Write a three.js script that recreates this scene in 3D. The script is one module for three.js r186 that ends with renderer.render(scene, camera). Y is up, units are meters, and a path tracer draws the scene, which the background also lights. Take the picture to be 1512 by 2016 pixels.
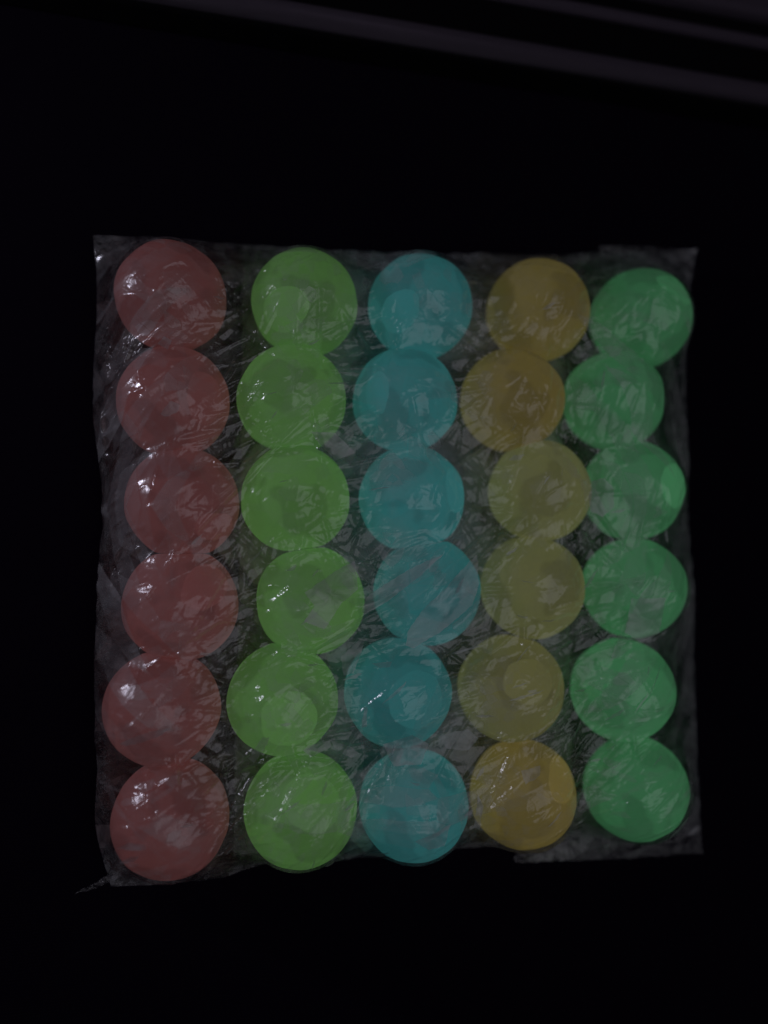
import * as THREE from 'three';
import { RectAreaLightUniformsLib } from 'three/addons/lights/RectAreaLightUniformsLib.js';
import { ImprovedNoise } from 'three/addons/math/ImprovedNoise.js';
import { RoundedBoxGeometry } from 'three/addons/geometries/RoundedBoxGeometry.js';

// ---------------------------------------------------------------- camera, light, exposure
const MM = 0.001;
const scene = new THREE.Scene();
scene.background = new THREE.Color(0, 0, 0);
const camera = new THREE.PerspectiveCamera(66.76, 0.75, 0.02, 20);
camera.position.set(-0.05863, 0.34612, 0.02293);
camera.up.set(-0.01247, 0.06863, -0.99756);
camera.lookAt(0, 0.0235, 0);
camera.focus = 0.306;
camera.userData.fStop = 2.1;
scene.add(camera);
const renderer = new THREE.WebGLRenderer({ antialias: true });
renderer.toneMapping = THREE.LinearToneMapping;
renderer.toneMappingExposure = 1;
renderer.shadowMap.enabled = true;
RectAreaLightUniformsLib.init();

const rnd = (() => { let s = 20240611; return () => { s = (s + 0x6d2b79f5) | 0; let t = Math.imul(s ^ (s >>> 15), 1 | s); t = (t + Math.imul(t ^ (t >>> 7), 61 | t)) ^ t; return ((t ^ (t >>> 14)) >>> 0) / 4294967296; }; })();
const perlin = new ImprovedNoise();
const smooth = (a, b, x) => { const t = Math.min(1, Math.max(0, (x - a) / (b - a))); return t * t * (3 - 2 * t); };
const lerp = THREE.MathUtils.lerp;

function tag(o, label, category, group, kind) {
  if (label) o.userData.label = label;
  if (category) o.userData.category = category;
  if (group) o.userData.group = group;
  if (kind) o.userData.kind = kind;
  return o;
}
function mesh(name, geometry, material, parent = scene) {
  const m = new THREE.Mesh(geometry, material);
  m.name = name; m.castShadow = true; m.receiveShadow = true;
  parent.add(m);
  return m;
}

// a lamp: housing, glowing diffuser and the light of the same size just in front of it
function panelLamp(name, label, [x, y, z], target, w, h, color, radiance) {
  const g = new THREE.Group(); g.name = name; g.position.set(x, y, z); scene.add(g);
  g.lookAt(target[0], target[1], target[2]);                       // its +z looks at the target
  const housing = mesh('housing', new RoundedBoxGeometry(w + 0.03, h + 0.03, 0.03, 3, 0.008), new THREE.MeshStandardMaterial({ color: 0x2a2a2c, roughness: 0.6 }), g);
  housing.position.z = -0.018;
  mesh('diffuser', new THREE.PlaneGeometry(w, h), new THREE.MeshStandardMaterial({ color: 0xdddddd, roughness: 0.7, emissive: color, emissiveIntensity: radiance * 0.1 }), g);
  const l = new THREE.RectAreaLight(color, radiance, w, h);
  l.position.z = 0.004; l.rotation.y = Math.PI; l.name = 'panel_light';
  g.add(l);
  tag(g, label, 'lamp');
  return g;
}
panelLamp('ceiling_lamp', 'dimmed square ceiling lamp high above the bag', [0.50, 1.45, 0.28], [0.04, 0, 0.04], 1.3, 1.3, new THREE.Color(0.90, 0.88, 1.0), 0.37);
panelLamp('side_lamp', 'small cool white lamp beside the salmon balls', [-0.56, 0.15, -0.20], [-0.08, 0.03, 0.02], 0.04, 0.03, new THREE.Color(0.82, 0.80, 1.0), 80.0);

// ---------------------------------------------------------------- the surface below
function noiseTexture(n, f) {
  const d = new Uint8Array(n * n * 4);
  for (let j = 0; j < n; j++) for (let i = 0; i < n; i++) {
    const v = Math.max(0, Math.min(255, f(i, j, n))) | 0, k = (j * n + i) * 4;
    d[k] = d[k + 1] = d[k + 2] = v; d[k + 3] = 255;
  }
  const t = new THREE.DataTexture(d, n, n); t.wrapS = t.wrapT = THREE.RepeatWrapping; t.magFilter = THREE.LinearFilter; t.needsUpdate = true;
  return t;
}
const weave = noiseTexture(256, (i, j) => 128 + 60 * Math.sin(i * Math.PI / 4) * (((j >> 3) & 1) ? 1 : -1) + 50 * Math.sin(j * Math.PI / 4) + (rnd() - 0.5) * 60);
weave.repeat.set(60, 60);
const clothGeo = new THREE.PlaneGeometry(2.4, 2.4, 160, 160).rotateX(-Math.PI / 2);
{
  const p = clothGeo.attributes.position;
  for (let i = 0; i < p.count; i++) p.setY(i, -0.0012 + 0.0012 * perlin.noise(p.getX(i) * 14, 3.1, p.getZ(i) * 14) - 0.0002);
  clothGeo.computeVertexNormals();
}
tag(mesh('cloth_ground', clothGeo, new THREE.MeshPhysicalMaterial({ color: new THREE.Color(0.0046, 0.0014, 0.0088), roughness: 1, specularIntensity: 0.3, bumpMap: weave, bumpScale: 0.0003 })),
  'black cloth surface under the bag', null, null, 'structure');

// ---------------------------------------------------------------- the stepped ledge behind the bag
{
  const g = new THREE.Group(); g.name = 'stepped_ledge';
  g.position.set(0.192, 0, -0.2041); g.rotation.y = -0.047; scene.add(g);
  const dark = new THREE.MeshPhysicalMaterial({ color: new THREE.Color(0.004, 0.003, 0.005), roughness: 1, specularIntensity: 0.3 });  // near-black tone carries the shade of the recess between the strips
  const litTone = new THREE.MeshStandardMaterial({ color: new THREE.Color(0.125, 0.095, 0.135), roughness: 0.75, bumpMap: weave, bumpScale: 0.0002 });  // pale tone paints in the highlights along the rounded edges
  const step = (name, z0, z1, y0, y1, r, mat) => {
    const b = new RoundedBoxGeometry(1.3, y1 - y0, z1 - z0, 6, r);
    const m = mesh(name, b, mat, g); m.position.set(-0.2, (y0 + y1) / 2, -(z0 + z1) / 2); return m;
  };
  step('base_board', 0, 0.30, -0.003, 0.016, 0.004, dark);
  step('highlight_strip', 0.0012, 0.0112, 0.0105, 0.0205, 0.0049, litTone);
  step('highlight_strip', 0.0295, 0.0355, 0.0135, 0.0190, 0.0027, litTone);
  step('top_board', 0.043, 0.30, -0.001, 0.022, 0.004, litTone);
  tag(g, 'dark ledge behind the bag with two highlights painted as pale rounded strips', 'ledge');
}

// ---------------------------------------------------------------- thirty glowing balls
const R = 22.5, CY = 23.3;
const COLUMNS = {
  salmon: [[-88.8, -87.3], [-87.0, -43.7], [-82.6, -2.7], [-82.7, 38.2], [-89.0, 78.6], [-84.9, 121.4]],
  lime: [[-34.1, -88.1], [-39.1, -46.6], [-37.3, -5.0], [-30.7, 36.9], [-41.8, 76.5], [-34.2, 120.6]],
  teal: [[15.9, -89.4], [9.1, -48.2], [11.9, -5.8], [18.4, 33.7], [5.8, 75.2], [12.6, 121.3]],
  amber: [[69.7, -91.0], [57.3, -50.1], [69.5, -10.1], [65.4, 31.8], [55.1, 75.1], [60.0, 119.4]],
  green: [[119.3, -90.2], [105.2, -51.5], [113.6, -11.3], [113.1, 32.4], [106.7, 77.0], [112.1, 119.5]],
};
const LOOK = {   // rubber colour and the colour of its afterglow
  salmon: { body: [0.26, 0.12, 0.12], glow: [0.062, 0.0205, 0.0195] },
  lime: { body: [0.16, 0.26, 0.10], glow: [0.045, 0.112, 0.028] },
  teal: { body: [0.07, 0.22, 0.23], glow: [0.017, 0.094, 0.094] },
  amber: { body: [0.26, 0.22, 0.10], glow: [0.078, 0.068, 0.020] },
  green: { body: [0.10, 0.24, 0.12], glow: [0.025, 0.106, 0.043] },
};
const STRENGTH = {   // how far each ball was charged
  salmon: [0.86, 1.0, 1.0, 1.08, 1.0, 0.95], lime: [0.84, 0.98, 1.05, 1.05, 0.98, 1.0], teal: [0.95, 1.0, 1.12, 1.0, 0.88, 1.0],
  amber: [0.88, 0.9, 1.02, 1.0, 0.92, 1.06], green: [0.84, 0.9, 0.97, 1.02, 1.14, 1.0],
};
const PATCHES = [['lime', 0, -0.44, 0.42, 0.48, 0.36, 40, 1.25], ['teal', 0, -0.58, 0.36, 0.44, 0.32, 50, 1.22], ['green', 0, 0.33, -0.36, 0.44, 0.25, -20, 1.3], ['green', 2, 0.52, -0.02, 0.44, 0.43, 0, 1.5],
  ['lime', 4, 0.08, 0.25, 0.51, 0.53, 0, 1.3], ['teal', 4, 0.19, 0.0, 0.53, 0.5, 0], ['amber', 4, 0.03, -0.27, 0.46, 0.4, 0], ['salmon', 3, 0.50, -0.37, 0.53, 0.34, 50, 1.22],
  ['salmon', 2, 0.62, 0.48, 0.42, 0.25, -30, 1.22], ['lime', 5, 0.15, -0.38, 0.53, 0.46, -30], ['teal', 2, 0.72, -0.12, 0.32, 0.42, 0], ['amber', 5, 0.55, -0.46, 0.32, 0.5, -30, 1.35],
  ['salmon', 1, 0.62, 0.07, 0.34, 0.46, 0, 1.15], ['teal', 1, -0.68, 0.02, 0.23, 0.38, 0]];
const COLOUR_NAME = { salmon: 'salmon red', lime: 'lime green', teal: 'teal blue', amber: 'amber yellow', green: 'emerald green' };
const WARMTH = [0.3, 0.4, -0.9, -0.9, -0.6, 0.45];   // amber balls range from olive yellow to orange
const ORDINAL = ['first', 'second', 'third', 'fourth', 'fifth', 'last'];
const balls = [];
for (const [colour, spots] of Object.entries(COLUMNS)) spots.forEach(([x, z], i) => balls.push({ colour, i, x, z, r: R * (0.985 + 0.025 * rnd()), turn: rnd() * 6.28 }));

const unit = new THREE.IcosahedronGeometry(1, 22).rotateX(Math.PI / 2);
const PIGMENT = [0, 1, 2, 3].map((s) => {          // uneven glow pigment in the rubber, seamless round the ball
  const w = 512, h = 256, d = new Uint8Array(w * h * 4);
  for (let j = 0; j < h; j++) for (let i = 0; i < w; i++) {
    const a = i / w * 2 * Math.PI, e = (j / h - 0.5) * Math.PI, x = Math.cos(a) * Math.cos(e), y = Math.sin(e), z = Math.sin(a) * Math.cos(e), o = s * 11.3;
    const big = perlin.noise(x * 1.5 + o, y * 1.5, z * 1.5), mid = perlin.noise(x * 3.4, y * 3.4 + o, z * 3.4), fine = perlin.noise(x * 11, y * 11, z * 11 + o), grain = rnd() - 0.5;
    const v = 0.86 - 0.20 * smooth(0.02, 0.22, big + 0.35 * mid) + 0.05 * mid + 0.035 * fine + 0.03 * grain, k = (j * w + i) * 4;
    d[k] = d[k + 1] = d[k + 2] = 255 * Math.min(1, v); d[k + 3] = 255;
  }
  const t = new THREE.DataTexture(d, w, h); t.wrapS = THREE.RepeatWrapping; t.magFilter = THREE.LinearFilter; t.needsUpdate = true;
  return t;
});
function softLimit(t, limit, soft) {              // presses what sticks out beyond the limit flat, with a rounded shoulder
  const d = t - limit;
  if (d < -soft) return t;
  if (d > soft) return limit;
  return t - (d + soft) * (d + soft) / (4 * soft);
}
const Y_AXIS = new THREE.Vector3(0, 1, 0);
function bumpy(b, v) { const o = b.i * 7.3 + b.x * 0.11; return b.r * (1 + 0.028 * perlin.noise(v.x * 1.3 + o, v.y * 1.3, v.z * 1.3) + 0.010 * perlin.noise(v.x * 2.9, v.y * 2.9, v.z * 2.9 + o) + 0.0025 * perlin.noise(v.x * 5, v.y * 5 + o, v.z * 5)); }
function ballGeometry(b, neighbours) {
  const g = unit.clone(), p = g.attributes.position, v = new THREE.Vector3();
  for (let k = 0; k < p.count; k++) {
    v.fromBufferAttribute(p, k).applyAxisAngle(Y_AXIS, b.turn);
    v.multiplyScalar(bumpy(b, v));
    for (const n of neighbours) {
      const dx = n.x - b.x, dz = n.z - b.z, d = Math.hypot(dx, dz), ux = dx / d, uz = dz / d, lim = d / 2 - 0.12, t = v.x * ux + v.z * uz, s = softLimit(t, lim, 0.8) - t;
      v.x += ux * s; v.z += uz * s;
    }
    v.y = -softLimit(-v.y, CY - 1.3, 0.6);
    p.setXYZ(k, v.x * MM, v.y * MM, v.z * MM);
  }
  return weld(g);
}
function weld(g) {                                 // smooth normals across the icosahedron's split vertices
  const p = g.attributes.position, n = new Float32Array(p.count * 3), map = new Map(), keys = [];
  const a = new THREE.Vector3(), b = new THREE.Vector3(), c = new THREE.Vector3();
  for (let i = 0; i < p.count; i++) keys.push(Math.round(p.getX(i) * 2e6) + ',' + Math.round(p.getY(i) * 2e6) + ',' + Math.round(p.getZ(i) * 2e6));
  for (let i = 0; i < p.count; i += 3) {
    a.fromBufferAttribute(p, i); b.fromBufferAttribute(p, i + 1); c.fromBufferAttribute(p, i + 2);
    b.sub(a); c.sub(a); b.cross(c);
    for (let k = 0; k < 3; k++) { const q = map.get(keys[i + k]) ?? [0, 0, 0]; q[0] += b.x; q[1] += b.y; q[2] += b.z; map.set(keys[i + k], q); }
  }
  for (let i = 0; i < p.count; i++) { const q = map.get(keys[i]), l = Math.hypot(...q) || 1; n.set([q[0] / l, q[1] / l, q[2] / l], i * 3); }
  g.setAttribute('normal', new THREE.BufferAttribute(n, 3));
  return g;
}
function patchGeometry(b, u, w, rx, ry, deg) {     // a painted patch of brighter light on the ball: a low blister with an uneven rim
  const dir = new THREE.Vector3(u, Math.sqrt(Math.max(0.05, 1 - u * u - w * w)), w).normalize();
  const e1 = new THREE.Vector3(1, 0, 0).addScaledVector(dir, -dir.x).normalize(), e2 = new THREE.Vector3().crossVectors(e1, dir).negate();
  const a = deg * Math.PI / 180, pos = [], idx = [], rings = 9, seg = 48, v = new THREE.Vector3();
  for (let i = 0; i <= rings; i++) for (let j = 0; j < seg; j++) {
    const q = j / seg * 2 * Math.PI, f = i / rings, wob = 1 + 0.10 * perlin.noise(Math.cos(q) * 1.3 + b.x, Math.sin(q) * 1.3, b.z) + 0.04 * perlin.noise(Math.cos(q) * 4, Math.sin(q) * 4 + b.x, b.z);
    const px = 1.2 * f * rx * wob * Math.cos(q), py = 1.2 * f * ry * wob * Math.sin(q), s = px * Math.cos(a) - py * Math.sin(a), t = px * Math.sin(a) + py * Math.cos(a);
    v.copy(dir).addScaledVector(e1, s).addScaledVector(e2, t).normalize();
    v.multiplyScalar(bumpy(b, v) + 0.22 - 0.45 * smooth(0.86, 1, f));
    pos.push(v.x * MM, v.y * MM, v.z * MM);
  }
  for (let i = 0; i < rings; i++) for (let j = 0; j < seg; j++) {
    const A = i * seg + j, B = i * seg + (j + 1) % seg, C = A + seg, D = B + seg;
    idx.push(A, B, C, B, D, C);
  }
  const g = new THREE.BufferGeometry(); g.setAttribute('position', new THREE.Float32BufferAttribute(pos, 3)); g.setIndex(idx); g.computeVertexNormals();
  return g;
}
const numbered = (() => { const seen = {}; return (n) => { const k = seen[n] = (seen[n] ?? -1) + 1; return k ? n + '_' + String(k).padStart(3, '0') : n; }; })();
for (const b of balls) {
  const near = balls.filter((n) => n !== b && Math.hypot(n.x - b.x, n.z - b.z) < 2 * R + 2);
  const look = LOOK[b.colour], s = STRENGTH[b.colour][b.i];
  const glow = new THREE.Color(...look.glow);
  if (b.colour === 'amber') { const w = WARMTH[b.i]; glow.r *= 1 + 0.10 * w; glow.g *= 1 - 0.16 * w; glow.b *= 1 - 0.5 * w; }
  const mat = new THREE.MeshPhysicalMaterial({ color: new THREE.Color(...look.body), roughness: 0.85, emissive: glow, emissiveIntensity: s * 1.18, emissiveMap: PIGMENT[(b.i * 3 + balls.indexOf(b)) % 4], specularIntensity: 0.25 });
  const g = new THREE.Group(); g.name = numbered('glow_ball'); g.position.set(b.x * MM, CY * MM, b.z * MM); scene.add(g);
  mesh('rubber_body', ballGeometry(b, near), mat, g);
  let spot = false;
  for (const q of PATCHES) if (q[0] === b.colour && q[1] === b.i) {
    const pm = mat.clone(); pm.emissiveMap = null; pm.emissiveIntensity = s * (q[7] ?? 1.18);  // light leaving the ball here is painted as stronger emission
    tag(mesh('painted_glow_patch', patchGeometry(b, q[2], q[3], q[4], q[5], q[6]), pm, g), 'patch of brighter light painted on the ball');
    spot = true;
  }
  tag(g, `${COLOUR_NAME[b.colour]} glowing ball${spot ? ' with a brighter spot' : ''}, ${ORDINAL[b.i]} of its row counted from the ledge`, 'ball', 'glowing balls packed in the clear bag');
}

// ---------------------------------------------------------------- the clear bag
const EDGE = {
  L: [[-122.7, -117.2], [-120.7, -95.8], [-121.3, -60.9], [-120.0, -33.0], [-117.2, -16.0], [-116.4, -1.2], [-117.2, 30.2], [-117.6, 71.5], [-115.9, 102.0], [-115.6, 130.2], [-109.2, 151.5]],
  R: [[159.1, -132.6], [155.0, -114.0], [151.3, -78.6], [151.0, -41.5], [149.9, -4.8], [152.2, 31.3], [151.6, 67.0], [151.1, 102.2], [151.3, 130.0], [152.8, 147.3]],
  T: [[-122.7, -117.2], [-98.4, -118.7], [-59.8, -118.0], [-10.4, -119.0], [49.0, -121.5], [105.8, -126.7], [159.1, -132.6]],
  B: [[-109.2, 151.5], [-87.0, 152.4], [-64.7, 150.8], [-46.1, 146.7], [-9.7, 147.4], [35.1, 146.0], [77.2, 145.0], [113.8, 146.5], [152.8, 147.3]],
};
const curve = {};
for (const k of 'LRTB') curve[k] = new THREE.CatmullRomCurve3(EDGE[k].map(([x, z]) => new THREE.Vector3(x, 0, z)), false, 'centripetal');
function outline(k, t) {
  const p = curve[k].getPointAt(Math.min(1, Math.max(0, t))), e = Math.sin(Math.PI * t);
  const w = e * (0.9 * perlin.noise(p.x * 0.06, k.charCodeAt(0), p.z * 0.06) + 0.5 * perlin.noise(p.x * 0.25, k.charCodeAt(0) + 0.5, p.z * 0.25));
  return k === 'L' || k === 'R' ? [p.x + w, p.z] : [p.x, p.z + w];
}
const NU = 400, NV = 420, NN = (NU + 1) * (NV + 1);
const X = new Float32Array(NN), Z = new Float32Array(NN);
{
  const col = (k, n) => Array.from({ length: n + 1 }, (_, i) => outline(k, i / n));
  const L = col('L', NV), Rr = col('R', NV), T = col('T', NU), B = col('B', NU), P00 = T[0], P10 = T[NU], P01 = B[0], P11 = B[NU];
  for (let j = 0; j <= NV; j++) for (let i = 0; i <= NU; i++) {
    const u = i / NU, v = j / NV, k = j * (NU + 1) + i;
    for (const c of [0, 1]) (c ? Z : X)[k] = (1 - u) * L[j][c] + u * Rr[j][c] + (1 - v) * T[i][c] + v * B[i][c]
      - ((1 - u) * (1 - v) * P00[c] + u * (1 - v) * P10[c] + (1 - u) * v * P01[c] + u * v * P11[c]);
  }
}
const seamHeight = (x, z) => 8.5 + 2.6 * perlin.noise(x * 0.035, 9.2, z * 0.035) + 0.9 * perlin.noise(x * 0.16, 4.2, z * 0.16);
const over = new Float32Array(NN).fill(-100), under = new Float32Array(NN).fill(1000);
for (let k = 0; k < NN; k++) for (const b of balls) {
  const dx = X[k] - b.x, dz = Z[k] - b.z, rr = b.r * 1.015 + 0.75, q = rr * rr - dx * dx - dz * dz;
  if (q > 0) { over[k] = Math.max(over[k], CY + Math.sqrt(q)); under[k] = Math.min(under[k], CY - Math.sqrt(q)); }
}
function relax(h, lower, rounds, pull) {          // a film stretched over what lies beneath it
  const w = NU + 1;
  for (let n = 0; n < rounds; n++) for (let j = 1; j < NV; j++) for (let i = 1; i < NU; i++) {
    const k = j * w + i, a = (h[k - 1] + h[k + 1] + h[k - w] + h[k + w]) / 4 - pull;
    h[k] = Math.max(lower[k], h[k] + 1.85 * (a - h[k]));
  }
  return h;
}
const top = new Float32Array(NN);
for (let k = 0; k < NN; k++) top[k] = Math.max(over[k], seamHeight(X[k], Z[k]));
relax(top, over, 420, 0.0035);
// the plates that crumpled film breaks into: a stretched cell pattern, with the distance to the nearest crease
const hash = (i, j, s) => { const v = Math.sin(i * 127.1 + j * 311.7 + s * 74.7) * 43758.5453; return v - Math.floor(v); };
function plates(x, z, s) {
  const a = 2.55 + 0.35 * Math.sin(x * 0.13 + s) + 0.3 * Math.sin(z * 0.11), p = (x * Math.cos(a) + z * Math.sin(a)) * 0.55, q = -x * Math.sin(a) + z * Math.cos(a), I = Math.floor(p), J = Math.floor(q);
  let d1 = 9, d2 = 9, ci = 0, cj = 0;
  for (let j = -1; j <= 1; j++) for (let i = -1; i <= 1; i++) {
    const u = I + i + hash(I + i, J + j, s) - p, v = J + j + hash(I + i, J + j, s + 1.3) - q, d = Math.sqrt(u * u + v * v);
    if (d < d1) { d2 = d1; d1 = d; ci = I + i; cj = J + j; } else if (d < d2) d2 = d;
  }
  return { edge: d2 - d1, id: hash(ci, cj, s + 5.1), id2: hash(ci, cj, s + 8.3), tilt: hash(ci, cj, s + 2.9) - 0.5, near: d1 };
}
// creases: straight ridges with a sharp crest
const CREASES = [[-14.7, 99.2, -42.9, 105.5], [-13.7, 98.3, -42.0, 95.1], [-15.7, 102.0, -41.8, 115.8], [-16.7, 105.8, -36.0, 123.7], [-18.6, 109.5, -30.2, 129.7], [-62.6, 114.7, -42.0, 100.8],
  [-77.4, 110.2, -66.5, 102.4], [-74.4, 123.2, -60.7, 113.9], [-82.9, 58.0, -58.2, 12.2], [-68.6, -46.6, -61.1, -58.9], [-83.4, -23.4, -64.5, -28.9], [-100.3, -27.8, -93.0, -33.8],
  [-10.9, 40.8, 23.2, 15.8], [3.3, 53.9, 26.3, 20.9], [50.7, -45.6, 62.9, -46.3], [-14.9, 51.6, -7.8, 47.8], [-22.6, 94.0, 1.3, 87.2], [78.3, 34.4, 91.3, 55.5], [79.4, 92.2, 120.4, 83.3],
  [46.7, 108.9, 59.7, 97.5], [32.1, 94.3, 46.9, 90.9], [86.7, 61.6, 97.4, 86.7], [100.2, 61.9, 113.4, 83.1], [-26.9, 35.7, -42.5, 43.4], [26.5, -0.6, 39.1, 17.8]]
  .map(([a, b, c, d]) => ({ x: (a + c) / 2, z: (b + d) / 2, a: Math.atan2(d - b, c - a), l: Math.hypot(c - a, d - b) / 2, w: 1.3, h: 0.9 }));
function scatter(count, list, small) {
  for (let n = 0; n < count; n++) {
    const x = -120 + 275 * rnd(), z = -120 + 270 * rnd(), flow = 2.6 + 1.1 * perlin.noise(x * 0.02, 7.7, z * 0.02) + (rnd() - 0.5) * 1.5;
    list.push({ x, z, a: flow, l: (small ? 3 : 6) + rnd() * rnd() * (small ? 10 : 26), w: (small ? 0.7 : 1.0) + rnd() * 1.8, h: ((small ? 0.15 : 0.25) + 0.6 * rnd() * rnd()) * (rnd() < 0.3 ? -0.7 : 1) });
  }
  return list;
}
function crease(list, out) {
  for (const c of list) {
    const ca = Math.cos(c.a), sa = Math.sin(c.a), reach = c.l + c.w + 1;
    for (let k = 0; k < NN; k++) {
      const dx = X[k] - c.x, dz = Z[k] - c.z;
      if (dx > reach || dx < -reach || dz > reach || dz < -reach) continue;
      const s = (dx * ca + dz * sa) / c.l, t = Math.abs(-dx * sa + dz * ca + 1.1 * c.w * (s * s - 0.4) * (c.h > 0.5 ? 0.4 : 1)) / c.w;
      if (s > -1 && s < 1 && t < 1) out[k] += c.h * (1 - t) * (1 - s * s);
    }
  }
  return out;
}
for (let n = 0; n < 70; n++) CREASES.push({ x: -118 + 22 * rnd() * rnd(), z: -75 + 215 * rnd(), a: 2.2 + (rnd() - 0.5) * 1.6, l: 3 + 9 * rnd(), w: 1 + 1.6 * rnd(), h: 0.8 + 1.2 * rnd() });   // the gathered long side
for (const a of balls) for (const b of balls) {                 // tension lines pulled from ball to ball
  const d = Math.hypot(a.x - b.x, a.z - b.z);
  if (a === b || d > 68 || rnd() > 0.42) continue;
  const o = (rnd() - 0.5) * 22, t = Math.atan2(b.z - a.z, b.x - a.x) + (rnd() - 0.5) * 0.5;
  CREASES.push({ x: (a.x + b.x) / 2 - Math.sin(t) * o, z: (a.z + b.z) / 2 + Math.cos(t) * o, a: t, l: 10 + 22 * rnd(), w: 0.75 + 0.7 * rnd(), h: 0.5 + 0.6 * rnd() });
}
for (let n = 0; n < 46; n++) CREASES.push({ x: -80 + 215 * rnd(), z: -60 + 200 * Math.sqrt(rnd()), a: 2.5 + 0.9 * (rnd() - 0.5), l: 18 + 24 * rnd(), w: 0.8 + 0.5 * rnd(), h: 0.55 + 0.6 * rnd() });   // long fine creases
const wrinkle = crease(scatter(420, CREASES.slice()), new Float32Array(NN));
for (let k = 0; k < NN; k++) {
  const i = k % (NU + 1), j = (k / (NU + 1)) | 0, rim = Math.min(i, NU - i, j, NV - j) / 6, edge = Math.min(1, rim);
  const free = smooth(0.1, 2.5, top[k] - over[k]);
  const n = 0.28 * perlin.noise(X[k] * 0.11, 1.3, Z[k] * 0.11) + 0.06 * perlin.noise(X[k] * 0.33, 5.3, Z[k] * 0.33);
  const pl = plates(X[k] * 0.11, Z[k] * 0.11, 1.7), ps = plates(X[k] * 0.27, Z[k] * 0.27, 4.4);
  const crumple = 0.7 * (1 - smooth(0, 0.34, pl.edge)) * pl.id2 + 0.14 * (1 - smooth(0, 0.3, ps.edge)) * ps.id2 + 0.5 * pl.tilt * pl.near;
  top[k] = Math.max(over[k] + 0.05, top[k] + edge * ((1.0 + 0.5 * free) * crumple + (1.0 + 0.6 * free) * wrinkle[k] + (2.0 + 0.8 * free) * n));
}
const bottom = new Float32Array(NN), wrinkleBelow = crease(scatter(380, [], true), new Float32Array(NN));
for (let k = 0; k < NN; k++) {
  const i = k % (NU + 1), j = (k / (NU + 1)) | 0, d = Math.min(i, NU - i, j, NV - j), near = 1 - smooth(0, 42, d);
  const lift = 0.5 + 0.4 * Math.abs(perlin.noise(X[k] * 0.07, 2.2, Z[k] * 0.07)) + 1.6 * Math.max(0, wrinkleBelow[k]);
  bottom[k] = lerp(Math.min(lift, under[k] - 0.05), seamHeight(X[k], Z[k]), near * near);
  bottom[k] = Math.min(bottom[k], Math.max(0.3, under[k] - 0.05), top[k] - (d ? 0.12 : 0));
}
function sheet(h) {
  const pos = new Float32Array(NN * 3), uv = new Float32Array(NN * 2), idx = new Uint32Array(NU * NV * 6), w = NU + 1;
  for (let k = 0; k < NN; k++) { pos.set([X[k] * MM, h[k] * MM, Z[k] * MM], k * 3); uv.set([X[k] * 0.01, Z[k] * 0.01], k * 2); }
  let o = 0;
  for (let j = 0; j < NV; j++) for (let i = 0; i < NU; i++) { const a = j * w + i; idx.set([a, a + w, a + 1, a + 1, a + w, a + w + 1], o); o += 6; }
  const g = new THREE.BufferGeometry(); g.setAttribute('position', new THREE.BufferAttribute(pos, 3)); g.setAttribute('uv', new THREE.BufferAttribute(uv, 2));
  g.setIndex(new THREE.BufferAttribute(idx, 1)); g.computeVertexNormals();
  return g;
}
const film = (transmission, roughness, extra = {}) => new THREE.MeshPhysicalMaterial({ color: new THREE.Color(0.90, 0.90, 0.92), transmission, roughness, thickness: 0, ior: 1.5, side: THREE.DoubleSide, ...extra });
const bag = new THREE.Group(); bag.name = 'clear_bag'; scene.add(bag);
tag(bag, 'crinkled clear plastic bag wrapped round the rows of glowing balls', 'bag');
// light haze on the film painted as milky streaks and patches: they scatter more and shine less
function hazeMaps(seed, amount) {
  const n = 1024, t = new Uint8Array(n * n * 4), r = new Uint8Array(n * n * 4), h = new Uint8Array(n * n * 4);
  for (let j = 0; j < n; j++) for (let i = 0; i < n; i++) {
    const x = i / n * 28, z = j / n * 28, k = (j * n + i) * 4;                        // centimetres
    const big = plates(x * 1.15, z * 1.15, seed), small = plates(x * 2.3, z * 2.3, seed + 3);
    const region = smooth(-0.25, 0.35, perlin.noise(x * 0.28, z * 0.28, seed));
    const flakes = Math.pow(big.id, 2.2) * smooth(0, 0.05, big.edge) * 0.75 + Math.pow(small.id, 3) * smooth(0, 0.08, small.edge) * 0.55;
    const lines = 0.35 * (1 - smooth(0.0, 0.05, big.edge)) * big.id2 + 0.25 * (1 - smooth(0, 0.08, small.edge)) * small.id2;
    const haze = Math.min(1, (0.30 + 0.70 * region) * (flakes + lines) - 0.03 + 0.10 * perlin.noise(x * 1.7, z * 1.7, seed + 2) + 0.08 * perlin.noise(x * 6, z * 6, seed + 8) + 0.05 * rnd());
    t[k] = t[k + 1] = t[k + 2] = 255 * (1 - amount * Math.max(0, haze)); r[k] = r[k + 1] = r[k + 2] = 255 * (0.62 + 0.38 * Math.max(0, haze)); t[k + 3] = r[k + 3] = h[k + 3] = 255;
    const fine = plates(x * 4.6, z * 4.6, seed + 6), relief = 0.5 * (1 - smooth(0, 0.4, small.edge)) * small.id2 + 0.3 * (1 - smooth(0, 0.5, fine.edge)) * fine.id2 + 0.6 * small.tilt * small.near + 0.35 * fine.tilt * fine.near + 0.3 * perlin.noise(x * 2.2, seed, z * 2.2);
    h[k] = h[k + 1] = h[k + 2] = Math.max(0, Math.min(255, 110 + 130 * relief));
  }
  return [t, r, h].map((d) => { const m = new THREE.DataTexture(d, n, n); m.wrapS = m.wrapT = THREE.MirroredRepeatWrapping; m.magFilter = THREE.LinearFilter; m.needsUpdate = true; m.repeat.set(1 / 2.8, 1 / 2.8); return m; });
}
const [frontT, frontR, frontB] = hazeMaps(1.7, 0.42), [backT, backR, backB] = hazeMaps(6.1, 0.4);
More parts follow.
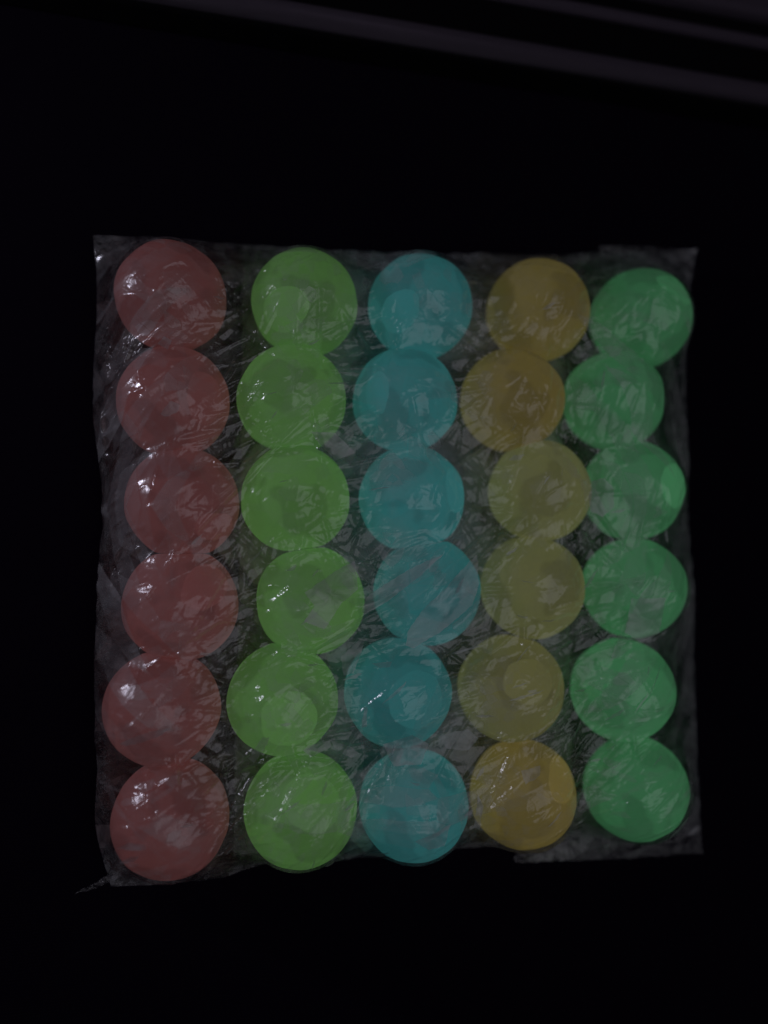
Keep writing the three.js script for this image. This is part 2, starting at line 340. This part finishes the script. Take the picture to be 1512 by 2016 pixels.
mesh('front_film', sheet(top), film(0.995, 0.29, { ior: 1.75, transmissionMap: frontT, roughnessMap: frontR, bumpMap: frontB, bumpScale: 0.0004 }), bag);
mesh('back_film', sheet(bottom), film(0.985, 0.29, { transmissionMap: backT, roughnessMap: backR, bumpMap: backB, bumpScale: 0.0007 }), bag);

// height of the front film at a point (nearest node on a coarse lookup)
const cell = new Map();
for (let k = 0; k < NN; k++) { const key = Math.round(X[k]) + ',' + Math.round(Z[k]); cell.set(key, Math.max(cell.get(key) ?? -1, top[k])); }
const filmAt = (x, z) => {                          // smoothed over the neighbouring millimetres
  let s = 0, w = 0;
  const I = Math.floor(x), J = Math.floor(z);
  for (let j = -1; j <= 2; j++) for (let i = -1; i <= 2; i++) { const q = Math.max(0, 1.6 - Math.abs(I + i - x)) * Math.max(0, 1.6 - Math.abs(J + j - z)); s += q * (cell.get((I + i) + ',' + (J + j)) ?? 9); w += q; }
  return s / w;
};

// doubled folds of film lying on the front
const FOLDS = [
  [[-12.3, 41.0], [-10.3, 35.1], [-3.2, 30.2], [8.1, 23.2], [17.4, 19.2], [20.0, 18.2], [10.1, 27.2], [-2.2, 37.1], [-10.3, 41.5]],
  [[4.9, 54.0], [5.9, 48.1], [12.1, 39.2], [19.4, 32.3], [27.8, 24.2], [34.2, 18.1], [34.7, 30.3], [31.9, 38.4], [24.6, 44.4], [18.3, 49.3], [8.0, 55.1]],
  [[101.1, 36.4], [114.9, 36.0], [114.5, 50.8], [106.4, 54.8], [99.6, 50.5]],
  [[-102.2, 88.0], [-97.8, 85.5], [-89.7, 82.8], [-83.4, 82.0], [-88.9, 85.5], [-94.8, 87.5], [-100.0, 88.6]],
  [[-102.8, 126.0], [-97.8, 123.0], [-92.2, 123.2], [-91.5, 125.1], [-97.0, 126.2]],
  [[-105.1, 135.7], [-96.9, 127.9], [-93.6, 126.6], [-95.4, 129.5], [-101.2, 133.2]],
  [[-55.6, 96.1], [-52.9, 91.5], [-50.2, 87.4], [-47.5, 87.5], [-49.8, 92.8], [-53.2, 97.7]],
  [[-35.1, 93.4], [-33.1, 91.6], [-24.3, 90.3], [-23.5, 92.8], [-31.5, 95.6]],
  [[-23.9, 90.4], [-16.2, 93.1], [-12.9, 95.8], [-16.1, 97.8], [-22.7, 93.2]],
  [[-20.4, 58.2], [-14.6, 53.4], [-10.5, 49.4], [-12.1, 56.7], [-15.4, 64.7], [-19.1, 65.4]],
  [[85.2, -12.7], [90.9, -14.4], [95.4, -10.2], [95.7, -2.2], [90.5, 2.1], [84.9, 0.0], [83.3, -6.3]],
  [[-32.6, -30.0], [-23.2, -30.3], [-14.4, -22.6], [-22.3, -19.2], [-29.4, -25.4]],
  [[-35.3, 33.1], [-22.9, 24.7], [-15.1, 20.8], [-13.8, 31.7], [-20.5, 37.1], [-27.5, 47.0], [-35.2, 43.9], [-31.4, 37.8]],
  [[-8.2, 60.7], [-0.2, 60.4], [-1.2, 62.4], [-5.2, 62.8]],
  [[-12.2, 85.4], [-11.2, 77.7], [-10.0, 77.7], [-10.2, 85.4]],
  [[52.4, 104.7], [61.0, 103.1], [59.9, 107.0], [53.4, 109.7]],
  [[7.8, 128.6], [22.0, 122.7], [19.9, 131.2], [13.8, 132.3]],
  [[35.0, 113.7], [37.5, 118.7], [36.4, 128.4], [33.8, 127.3]],
  [[-90.0, -34.4], [-86.0, -39.5], [-82.7, -38.1], [-83.7, -35.0], [-88.1, -33.6]],
  [[-92.0, -62.9], [-89.5, -65.7], [-86.5, -64.3], [-87.9, -60.3]],
  [[-3.7, 92.4], [7.9, 89.0], [15.0, 93.2], [11.9, 100.9], [0.8, 101.3]],
  [[19.1, 90.4], [31.5, 88.0], [35.7, 92.1], [31.5, 96.8], [22.2, 95.5]],
];
function patchSheet(poly, height, ragged = 0.5) {       // a polygon in the plan, cut to a fine grid and laid at height(x, z)
  const pts = [];
  poly.forEach(([x, z], i) => {
    const [x2, z2] = poly[(i + 1) % poly.length], n = Math.max(1, Math.round(Math.hypot(x2 - x, z2 - z) / 0.8));
    for (let s = 0; s < n; s++) { const px = lerp(x, x2, s / n), pz = lerp(z, z2, s / n); pts.push([px + ragged * perlin.noise(px * 0.5, 3, pz * 0.5), pz + ragged * perlin.noise(px * 0.5, 8, pz * 0.5)]); }
  });
  const cx = pts.reduce((a, p) => a + p[0], 0) / pts.length, cz = pts.reduce((a, p) => a + p[1], 0) / pts.length, rings = 8, pos = [], idx = [];
  const area = pts.reduce((a, p, i) => { const q = pts[(i + 1) % pts.length]; return a + p[0] * q[1] - q[0] * p[1]; }, 0);
  if (area > 0) pts.reverse();
  for (let r = 0; r <= rings; r++) for (const [x, z] of pts) { const px = lerp(cx, x, r / rings), pz = lerp(cz, z, r / rings); pos.push(px * MM, height(px, pz, r / rings) * MM, pz * MM); }
  const n = pts.length;
  for (let r = 0; r < rings; r++) for (let i = 0; i < n; i++) { const a = r * n + i, b = r * n + (i + 1) % n; idx.push(a, a + n, b, b, a + n, b + n); }
  const g = new THREE.BufferGeometry(); g.setAttribute('position', new THREE.Float32BufferAttribute(pos, 3)); g.setIndex(idx); g.computeVertexNormals();
  g.setAttribute('uv', new THREE.Float32BufferAttribute(pos.reduce((u, v, i) => { if (i % 3 !== 1) u.push(v * 10); return u; }, []), 2));
  return g;
}
const foldFilm = film(0.86, 0.29, { ior: 1.75, transmissionMap: frontT });
for (let n = 0; n < 70; n++) {                            // narrow slivers where the film is pinched double
  const x = -95 + 235 * Math.pow(rnd(), 0.8), z = -95 + 235 * Math.pow(rnd(), 0.75), a = 2.55 + 0.7 * perlin.noise(x * 0.03, 6.6, z * 0.03) + (rnd() - 0.5) * 1.2, l = 2 + 6.5 * rnd() * rnd(), w = 0.35 + 1.1 * rnd() * rnd(), c = Math.cos(a), q = Math.sin(a);
  FOLDS.push([[-l, 0], [-l * 0.3, -w * (0.4 + rnd())], [l * (0.2 + 0.5 * rnd()), -w * 0.6], [l, w * 0.3], [l * 0.3, w * (0.3 + 0.8 * rnd())], [-l * 0.5, w * 0.5]].map(([u, v]) => [x + u * c - v * q, z + u * q + v * c]));
}
FOLDS.forEach((poly, i) => {
  // a stiff, nearly flat flake: the plane through the film, resting just above it
  const g = patchSheet(poly, (x, z) => 0, 0.4), p = g.attributes.position;
  let sx = 0, sz = 0, sy = 0, n = p.count, xx = 0, zz = 0, xy = 0, zy = 0;
  for (let k = 0; k < n; k++) { sx += p.getX(k) / MM; sz += p.getZ(k) / MM; sy += filmAt(p.getX(k) / MM, p.getZ(k) / MM); }
  sx /= n; sz /= n; sy /= n;
  for (let k = 0; k < n; k++) { const x = p.getX(k) / MM - sx, z = p.getZ(k) / MM - sz, y = filmAt(p.getX(k) / MM, p.getZ(k) / MM) - sy; xx += x * x; zz += z * z; xy += x * y; zy += z * y; }
  const gx = 0.6 * xy / xx, gz = 0.6 * zy / zz;
  for (let k = 0; k < n; k++) {
    const x = p.getX(k) / MM, z = p.getZ(k) / MM, plane = sy + gx * (x - sx) + gz * (z - sz);
    p.setY(k, (Math.max(filmAt(x, z) + 0.25, lerp(filmAt(x, z), plane, 0.75) + 0.4) + 0.15 * perlin.noise(x * 0.4, i, z * 0.4)) * MM);
  }
  g.computeVertexNormals();
  mesh('film_fold', g, foldFilm, bag);
});
// extra film layer added under the balls to brighten the middle gaps
mesh('added_back_layer', patchSheet([[-60, -112], [92, -116], [91, -20], [93, 60], [92, 141], [-30, 143], [-61, 146], [-60, 40]], (x, z) => 0.1 + 0.05 * perlin.noise(x * 0.1, 2, z * 0.1), 0.8), film(0.82, 0.29, { transmissionMap: backT, roughnessMap: backR, bumpMap: frontB, bumpScale: 0.0012 }), bag);
// flat fins of film at the corners
const fin = (name, poly, y) => mesh(name, patchSheet(poly, (x, z, r) => y + 1.2 * perlin.noise(x * 0.09, y, z * 0.09) + 0.5 * perlin.noise(x * 0.4, y, z * 0.4) + (r > 0.95 ? 0.4 * perlin.noise(x * 1.2, 1, z * 1.2) : 0), 0.5), film(0.99, 0.29, { transmissionMap: frontT, roughnessMap: frontR, bumpMap: backB, bumpScale: 0.0014 }), bag);
fin('corner_flap', [[107, -129.5], [130, -131], [157, -131], [156, -118], [152, -112], [120, -113], [108, -114]], 9.5);
fin('seal_flap', [[62.3, 154.5], [62.4, 143.4], [90, 143.0], [125, 144], [153, 145], [154.5, 156.5], [110, 156]], 6.5);
fin('corner_tail', [[-124, 154.8], [-116, 151.2], [-107, 146.5], [-105.5, 149.0], [-115, 153.4]], 5);

renderer.render(scene, camera);
